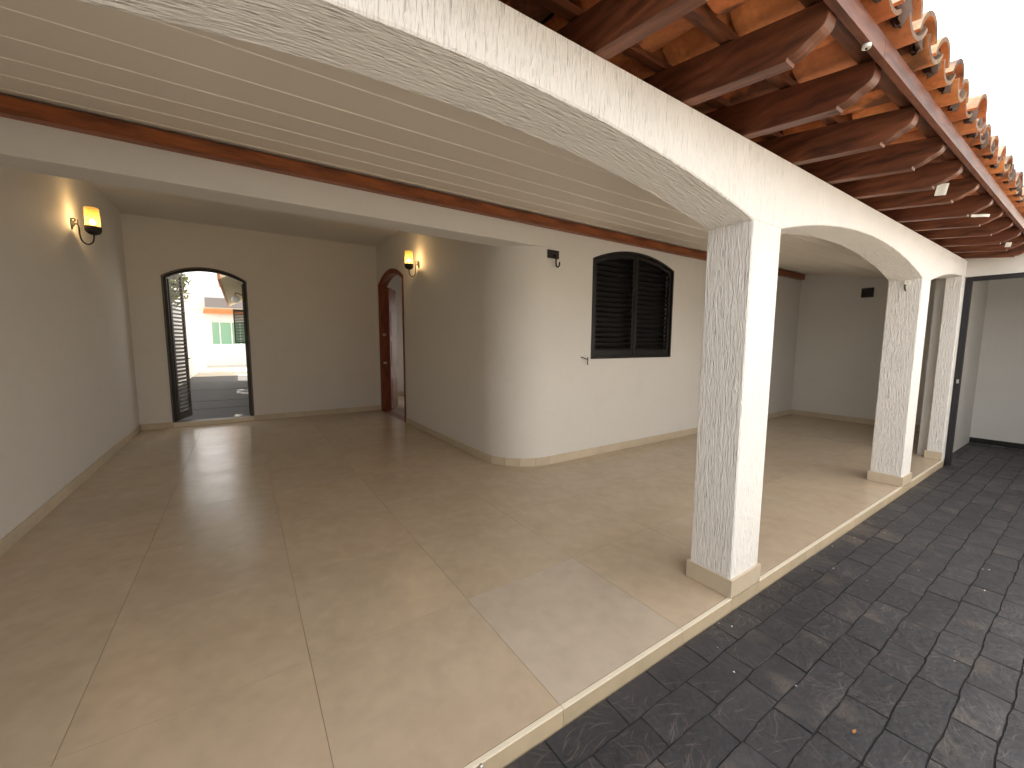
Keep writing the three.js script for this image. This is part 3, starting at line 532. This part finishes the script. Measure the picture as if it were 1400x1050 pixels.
// ------------------------------------------------------------------ small fixtures
{
  const h = thing('hammock_hook', 'black hammock hook on a square plate below the lintel end', 'hook', [3.104, 2.527, ZW]);
  part('plate', box(-0.085, 0.085, -0.045, 0.05, 0.0005, 0.012, 'y', 'x', 0.003), M.iron, h);
  part('hook_arm', tube([[0.015, 0.0, 0.01], [0.015, -0.03, 0.04], [0.012, -0.10, 0.045], [0.03, -0.145, 0.045], [0.058, -0.13, 0.045], [0.065, -0.085, 0.045]], 0.009, 24, 8), M.iron, h);
  const l = thing('shutter_latch', 'small grey metal latch on the wall beside the black shutters', 'latch', [3.635, 1.285, ZW]);
  part('pin', tube([[-0.05, 0.03, 0.0], [-0.05, 0.03, 0.02], [0.0, 0.012, 0.035], [0.035, 0.004, 0.04]], 0.005, 16, 6), M.iron, l); part('catch', tube([[0.035, 0.03, 0.04], [0.034, -0.02, 0.04], [0.03, -0.055, 0.04], [0.046, -0.065, 0.04]], 0.006, 16, 6), M.iron, l);
  const b = thing('wall_box', 'small square black electrical box high on the end wall', 'box', [XE, 2.45, -1.545]);
  part('housing', box(-0.06, -0.0005, -0.085, 0.085, -0.085, 0.085, 'y', 'z', 0.006), M.black, b); part('cover', box(-0.068, -0.0605, -0.07, 0.07, -0.07, 0.07, 'y', 'z', 0.004), M.black, b);
  const e = thing('eye_hook', 'white-painted screw hook on the inner face of the second pillar', 'hook', [5.7225, 2.115, -0.137]);
  part('base_disc', new THREE.CylinderGeometry(0.028, 0.03, 0.012, 14).rotateZ(Math.PI / 2).translate(-0.006, 0.01, 0), M.whitePlastic, e);
  const t = new THREE.TorusGeometry(0.017, 0.005, 8, 16); t.translate(-0.026, 0.012, 0); part('eye', t, M.whitePlastic, e);
  part('hook_arm', tube([[-0.03, -0.004, 0], [-0.034, -0.03, 0], [-0.03, -0.06, 0.004], [-0.018, -0.068, 0.006]], 0.0065, 14, 6), M.iron, e);
  const tags = [[3.775, 2.50, 0.42, 'white paper scrap stuck under the fourth rafter past the first pillar', 0.05], [4.79, 2.505, 0.455, 'thin white paper strip stuck under a rafter end above the second arch', 0.035], [6.36, 2.50, 0.44, 'small white paper scrap stuck under a rafter near the gate', 0.045]], dims = [[0.052, 0.07], [0.10, 0.020], [0.036, 0.045]]; let di = 0;
  for (const [x, y, z, lab, s] of tags) { const g = new THREE.PlaneGeometry(...dims[di++], 4, 4); const p = g.attributes.position; reseed(x * 100); for (let k = 0; k < p.count; k++) p.setZ(k, 0.006 * Math.sin(p.getX(k) * 90) + rr(-0.002, 0.002)); g.computeVertexNormals(); g.rotateY(-1.25); g.rotateX(0.15);
    single('paper_scrap', g, std({ color: lin(0.8, 0.77, 0.68), roughness: 0.9, side: THREE.DoubleSide }), lab, 'paper', [x - 0.004, y - 0.016, z]); }
  const ins = thing('cable_clip', 'small white round cable clip under the fascia board', 'clip', [1.953, 2.5855, 0.53]);
  part('clip_body', new THREE.CylinderGeometry(0.014, 0.014, 0.012, 14).translate(0, -0.0065, 0), M.whitePlastic, ins); part('nail_head', new THREE.CylinderGeometry(0.004, 0.004, 0.004, 10).translate(0, -0.0148, 0), M.iron, ins);
  const pg = thing('edge_peg', 'tiny grey metal peg at the tiled step edge', 'peg', [0.632, 0, 0.006]);
  part('pin', new THREE.CylinderGeometry(0.007, 0.008, 0.075, 10).translate(0, -0.045, 0), M.steel, pg); part('cap', new THREE.SphereGeometry(0.009, 10, 8).translate(0, -0.006, 0), M.steel, pg);
  // litter on the paving
  reseed(515);
  const lf = new THREE.Shape(); lf.moveTo(-0.016, 0); lf.quadraticCurveTo(-0.004, 0.012, 0.016, 0); lf.quadraticCurveTo(0, -0.010, -0.016, 0);
  const lg = new THREE.ShapeGeometry(lf, 6); lg.rotateX(-Math.PI / 2); { const p = lg.attributes.position; for (let k = 0; k < p.count; k++) p.setY(k, 0.003 + 0.3 * Math.abs(p.getZ(k))); lg.computeVertexNormals(); }
  single('dry_leaf', lg, std({ color: lin(0.38, 0.17, 0.05), roughness: 0.8, side: THREE.DoubleSide }), 'single dry orange leaf lying on the dark paving', 'leaf', [1.994, YP + 0.004, 0.678]);
  const crumbs = []; for (let k = 0; k < 20; k++) { const g = new THREE.TetrahedronGeometry(rr(0.0025, 0.0065)); g.scale(rr(0.7, 2.2), 0.5, rr(0.7, 1.6)); g.rotateY(rr(0, 6)); g.translate(rr(0.7, 6.5), YP + 0.004, Math.pow(rnd(), 1.6) * 1.3 + 0.02); crumbs.push(g); }
  const cr = single('paint_flecks', strip(crumbs), M.whitePlastic, 'scattered pale paint flecks and grit on the dark paving', 'litter'); cr.userData.kind = 'stuff';
}
// ------------------------------------------------------------------ rear passage seen through the arched doorway
{
  const P = struct('rear_path'); part('bed', box(-2.4, 0.3, -0.12, -0.03, -20.2, -7.98), M.joint, P);
  const zs = [-7.985, -9.95, -11.38, -14.2, -17.0, -20.0]; for (let i = 0; i + 1 < zs.length; i++) part(numbered('path_slab'), box(-1.758, 0.165, -0.05, 0.0, zs[i + 1] + 0.02, zs[i] - 0.02, 'x', 'z', 0.004, [i * 0.7, i]), M.slate, P);
  const T = struct('rear_patio'); part('paving', box(-6, 6, -0.1, 0.004, -28.4, -20.03, 'x', 'z'), M.sandPaving, T);
  const l = thing('passage_wall', 'tall shaded boundary wall along the rear passage', 'wall'); part('wall_face', box(-2.0, -1.78, -0.1, 2.55, -23.2, -7.98), M.wall, l); part('base_strip', box(-1.779, -1.76, 0.002, 0.14, -23.2, -7.99), M.whitePlastic, l); part('coping', box(-2.03, -1.75, 2.552, 2.60, -23.2, -9.95), M.wall, l); part('raised_section', box(-1.999, -1.781, 2.551, 3.35, -9.9, -7.98), M.wall, l);
  const pr = thing('passage_pier', 'bright white pier at the far end of the boundary wall', 'pier'); part('shaft', box(-1.95, -1.52, 0, 3.0, -24.3, -24.0), M.wall, pr); part('cap', box(-2.0, -1.47, 3.001, 3.07, -24.35, -23.95), M.wall, pr);
  const rw = thing('wing_wall', 'white side wall of the house wing along the rear passage', 'wall'); part('wall_face', box(0.17, 0.36, -0.1, 3.3, -21.5, -7.98), M.wall, rw);
  const ev = thing('wing_eave', 'cream eave with an orange edge board over the rear passage', 'eave'); { const g = extr(new THREE.Shape([[0.4, 3.30], [-0.32, 2.93], [-0.32, 2.98], [0.4, 3.36]].map(p => new THREE.Vector2(...p))), 9.0); g.translate(0, 0, -19.5); part('soffit', triUV(g, 'z', 'x'), M.cream, ev); }
  part('edge_board', box(-0.37, -0.322, 2.87, 2.99, -19.5, -10.2, 'z', 'y'), M.ochre, ev);
  const wsh = thing('wing_shutter', 'open louvred shutter leaf on the wing wall in the passage', 'shutter', [0.168, 1.42, -15]); { wsh.rotation.y = Math.PI + 0.12; louvreLeaf(wsh, 0.34, 0, x => 1.1, M.shutterWood, 0.05, { stile: 0.04, rail: 0.06 }); }
  const gl = thing('globe_lamp', 'round white globe lamp below the wing eave', 'wall lamp', [0.17, 2.72, -13.4]); part('globe', new THREE.SphereGeometry(0.11, 20, 14).translate(-0.24, 0, 0), M.whitePlastic, gl); part('bracket', tube([[0, 0.02, 0], [-0.08, 0.12, 0], [-0.24, 0.17, 0], [-0.24, 0.1, 0]], 0.012, 16, 6), M.iron, gl);
  const h = thing('rear_house', 'pale rear house with green sliding window at the end of the passage', 'house', [0, 0, -28.5]);
  { const sh = new THREE.Shape([[-5, -0.1], [5, -0.1], [5, 3.4], [-5, 3.4]].map(p => new THREE.Vector2(...p))); sh.holes.push(new THREE.Path([[-1.43, 1.25], [0.27, 1.25], [0.27, 2.63], [-1.43, 2.63]].map(p => new THREE.Vector2(...p)))); const g = extr(sh, 0.2); g.translate(0, 0, -0.2); part('wall', triUV(g), M.wall, h); }
  const w = part('window_frame', strip([box(-1.43, 0.27, 1.25, 1.30, -0.12, -0.04), box(-1.43, 0.27, 2.58, 2.63, -0.12, -0.04), ...[-1.43, -1.03, -0.46, -0.03, 0.22].map(x => box(x, x + 0.05, 1.301, 2.579, -0.119, -0.041))]), M.whitePlastic, h);
  [[-1.38, -1.03], [-0.98, -0.46], [-0.41, -0.03], [0.02, 0.22]].forEach(([a, b]) => part('pane', box(a, b, 1.3, 2.58, -0.09, -0.08), M.greenGlass, w));
  part('eave_board', box(-1.72, 4, 3.05, 3.34, 0.3, 0.35, 'x', 'y'), M.ochre, h); part('gutter', box(-1.62, 4, 3.42, 3.97, 0.28, 0.33, 'x', 'y'), M.greyFascia, h); part('soffit', box(-1.7, 4, 3.341, 3.40, 0.0, 0.29), M.cream, h); part('upper_wall', box(-5, 5, 3.405, 4.4, -3, -0.2), M.wall, h);
  const n = thing('neighbour_block', 'pale upper storey with a pinkish brick panel beyond the rear house', 'building', [0, 0, -34]); part('wall', box(-1.2, 6, 0, 8, -4, 0), M.wall, n); part('brick_panel', box(-1.1, -0.2, 5.2, 7.4, 0.001, 0.05), M.brick, n); part('window', box(0.3, 0.8, 5.6, 6.8, 0.001, 0.04), M.greenGlass, n);
  const nb = thing('neighbour_house', 'plain two-storey neighbouring house beyond the passage wall', 'house'); part('wall', box(-7.5, -3.9, -0.1, 8.9, -12.3, -7.6), M.wall, nb); part('roof_slab', box(-7.7, -3.7, 8.902, 9.1, -12.5, -7.4), M.greyFascia, nb);
  // trees over the boundary wall
  function tree(x, z, h, r, s, label, clumps = 26, ls = 1) { const t = thing('garden_tree', label, 'tree', [x, 0, z]); reseed(s); part('trunk', new THREE.CylinderGeometry(0.06, 0.13, h - r * 0.6, 10).translate(0, (h - r * 0.6) / 2 - 0.05, 0), M.bark, t);
    for (let k = 0; k < 5; k++) { const a = k * 1.3 + rr(0, 0.5); part('limb', tube([[0, h - r * 1.5, 0], [Math.cos(a) * r * 0.35, h - r * 0.8, Math.sin(a) * r * 0.35], [Math.cos(a) * r * 0.75, h - r * 0.2 + rr(-0.3, 0.3), Math.sin(a) * r * 0.75]], 0.03, 10, 6), M.bark, t); }
    const leaf = new THREE.PlaneGeometry(0.07, 0.15), gs = [[], []], q = new THREE.Quaternion(), e = new THREE.Euler(), m4 = new THREE.Matrix4(), cl = [];
    for (let k = 0; k < clumps; k++) { const v = new THREE.Vector3(rr(-1, 1), rr(-0.8, 1), rr(-1, 1)); if (v.length() > 1) v.normalize(); cl.push([v.multiplyScalar(r * 0.8), rr(0.2, 0.42) * r]); }
    for (const [c, cr2] of cl) for (let k = 0; k < 130; k++) { const v = new THREE.Vector3(rr(-1, 1), rr(-1, 1), rr(-1, 1)); if (v.length() > 1) continue; v.multiplyScalar(cr2).add(c); e.set(rr(0, 6.3), rr(0, 6.3), rr(0, 6.3)); m4.compose(new THREE.Vector3(v.x, v.y + h - r * 0.5, v.z), q.setFromEuler(e), new THREE.Vector3(1, 1, 1).multiplyScalar(ls * rr(0.7, 1.4))); gs[rnd() * 2 | 0].push(leaf.clone().applyMatrix4(m4)); }
    gs.forEach((g, i) => part('crown', mergeGeometries(g), M.leaf[i], t)); }
  tree(-3.4, -17.5, 4.1, 1.25, 61, 'leafy garden tree standing behind the passage wall'); tree(-3.3, -12.5, 4.3, 1.3, 67, 'fuller leafy tree standing behind the passage wall nearer the doorway'); tree(-2.45, -14.2, 8.0, 2.3, 91, 'tall spreading tree leaning over the middle of the passage wall', 60, 2.4); tree(-2.5, -19.2, 8.4, 2.4, 97, 'tall spreading tree over the far stretch of the passage wall', 60, 2.4); tree(-3.0, -24.5, 4.6, 1.3, 73, 'leafy tree rising beside the rear patio');
}
renderer.render(scene, camera);
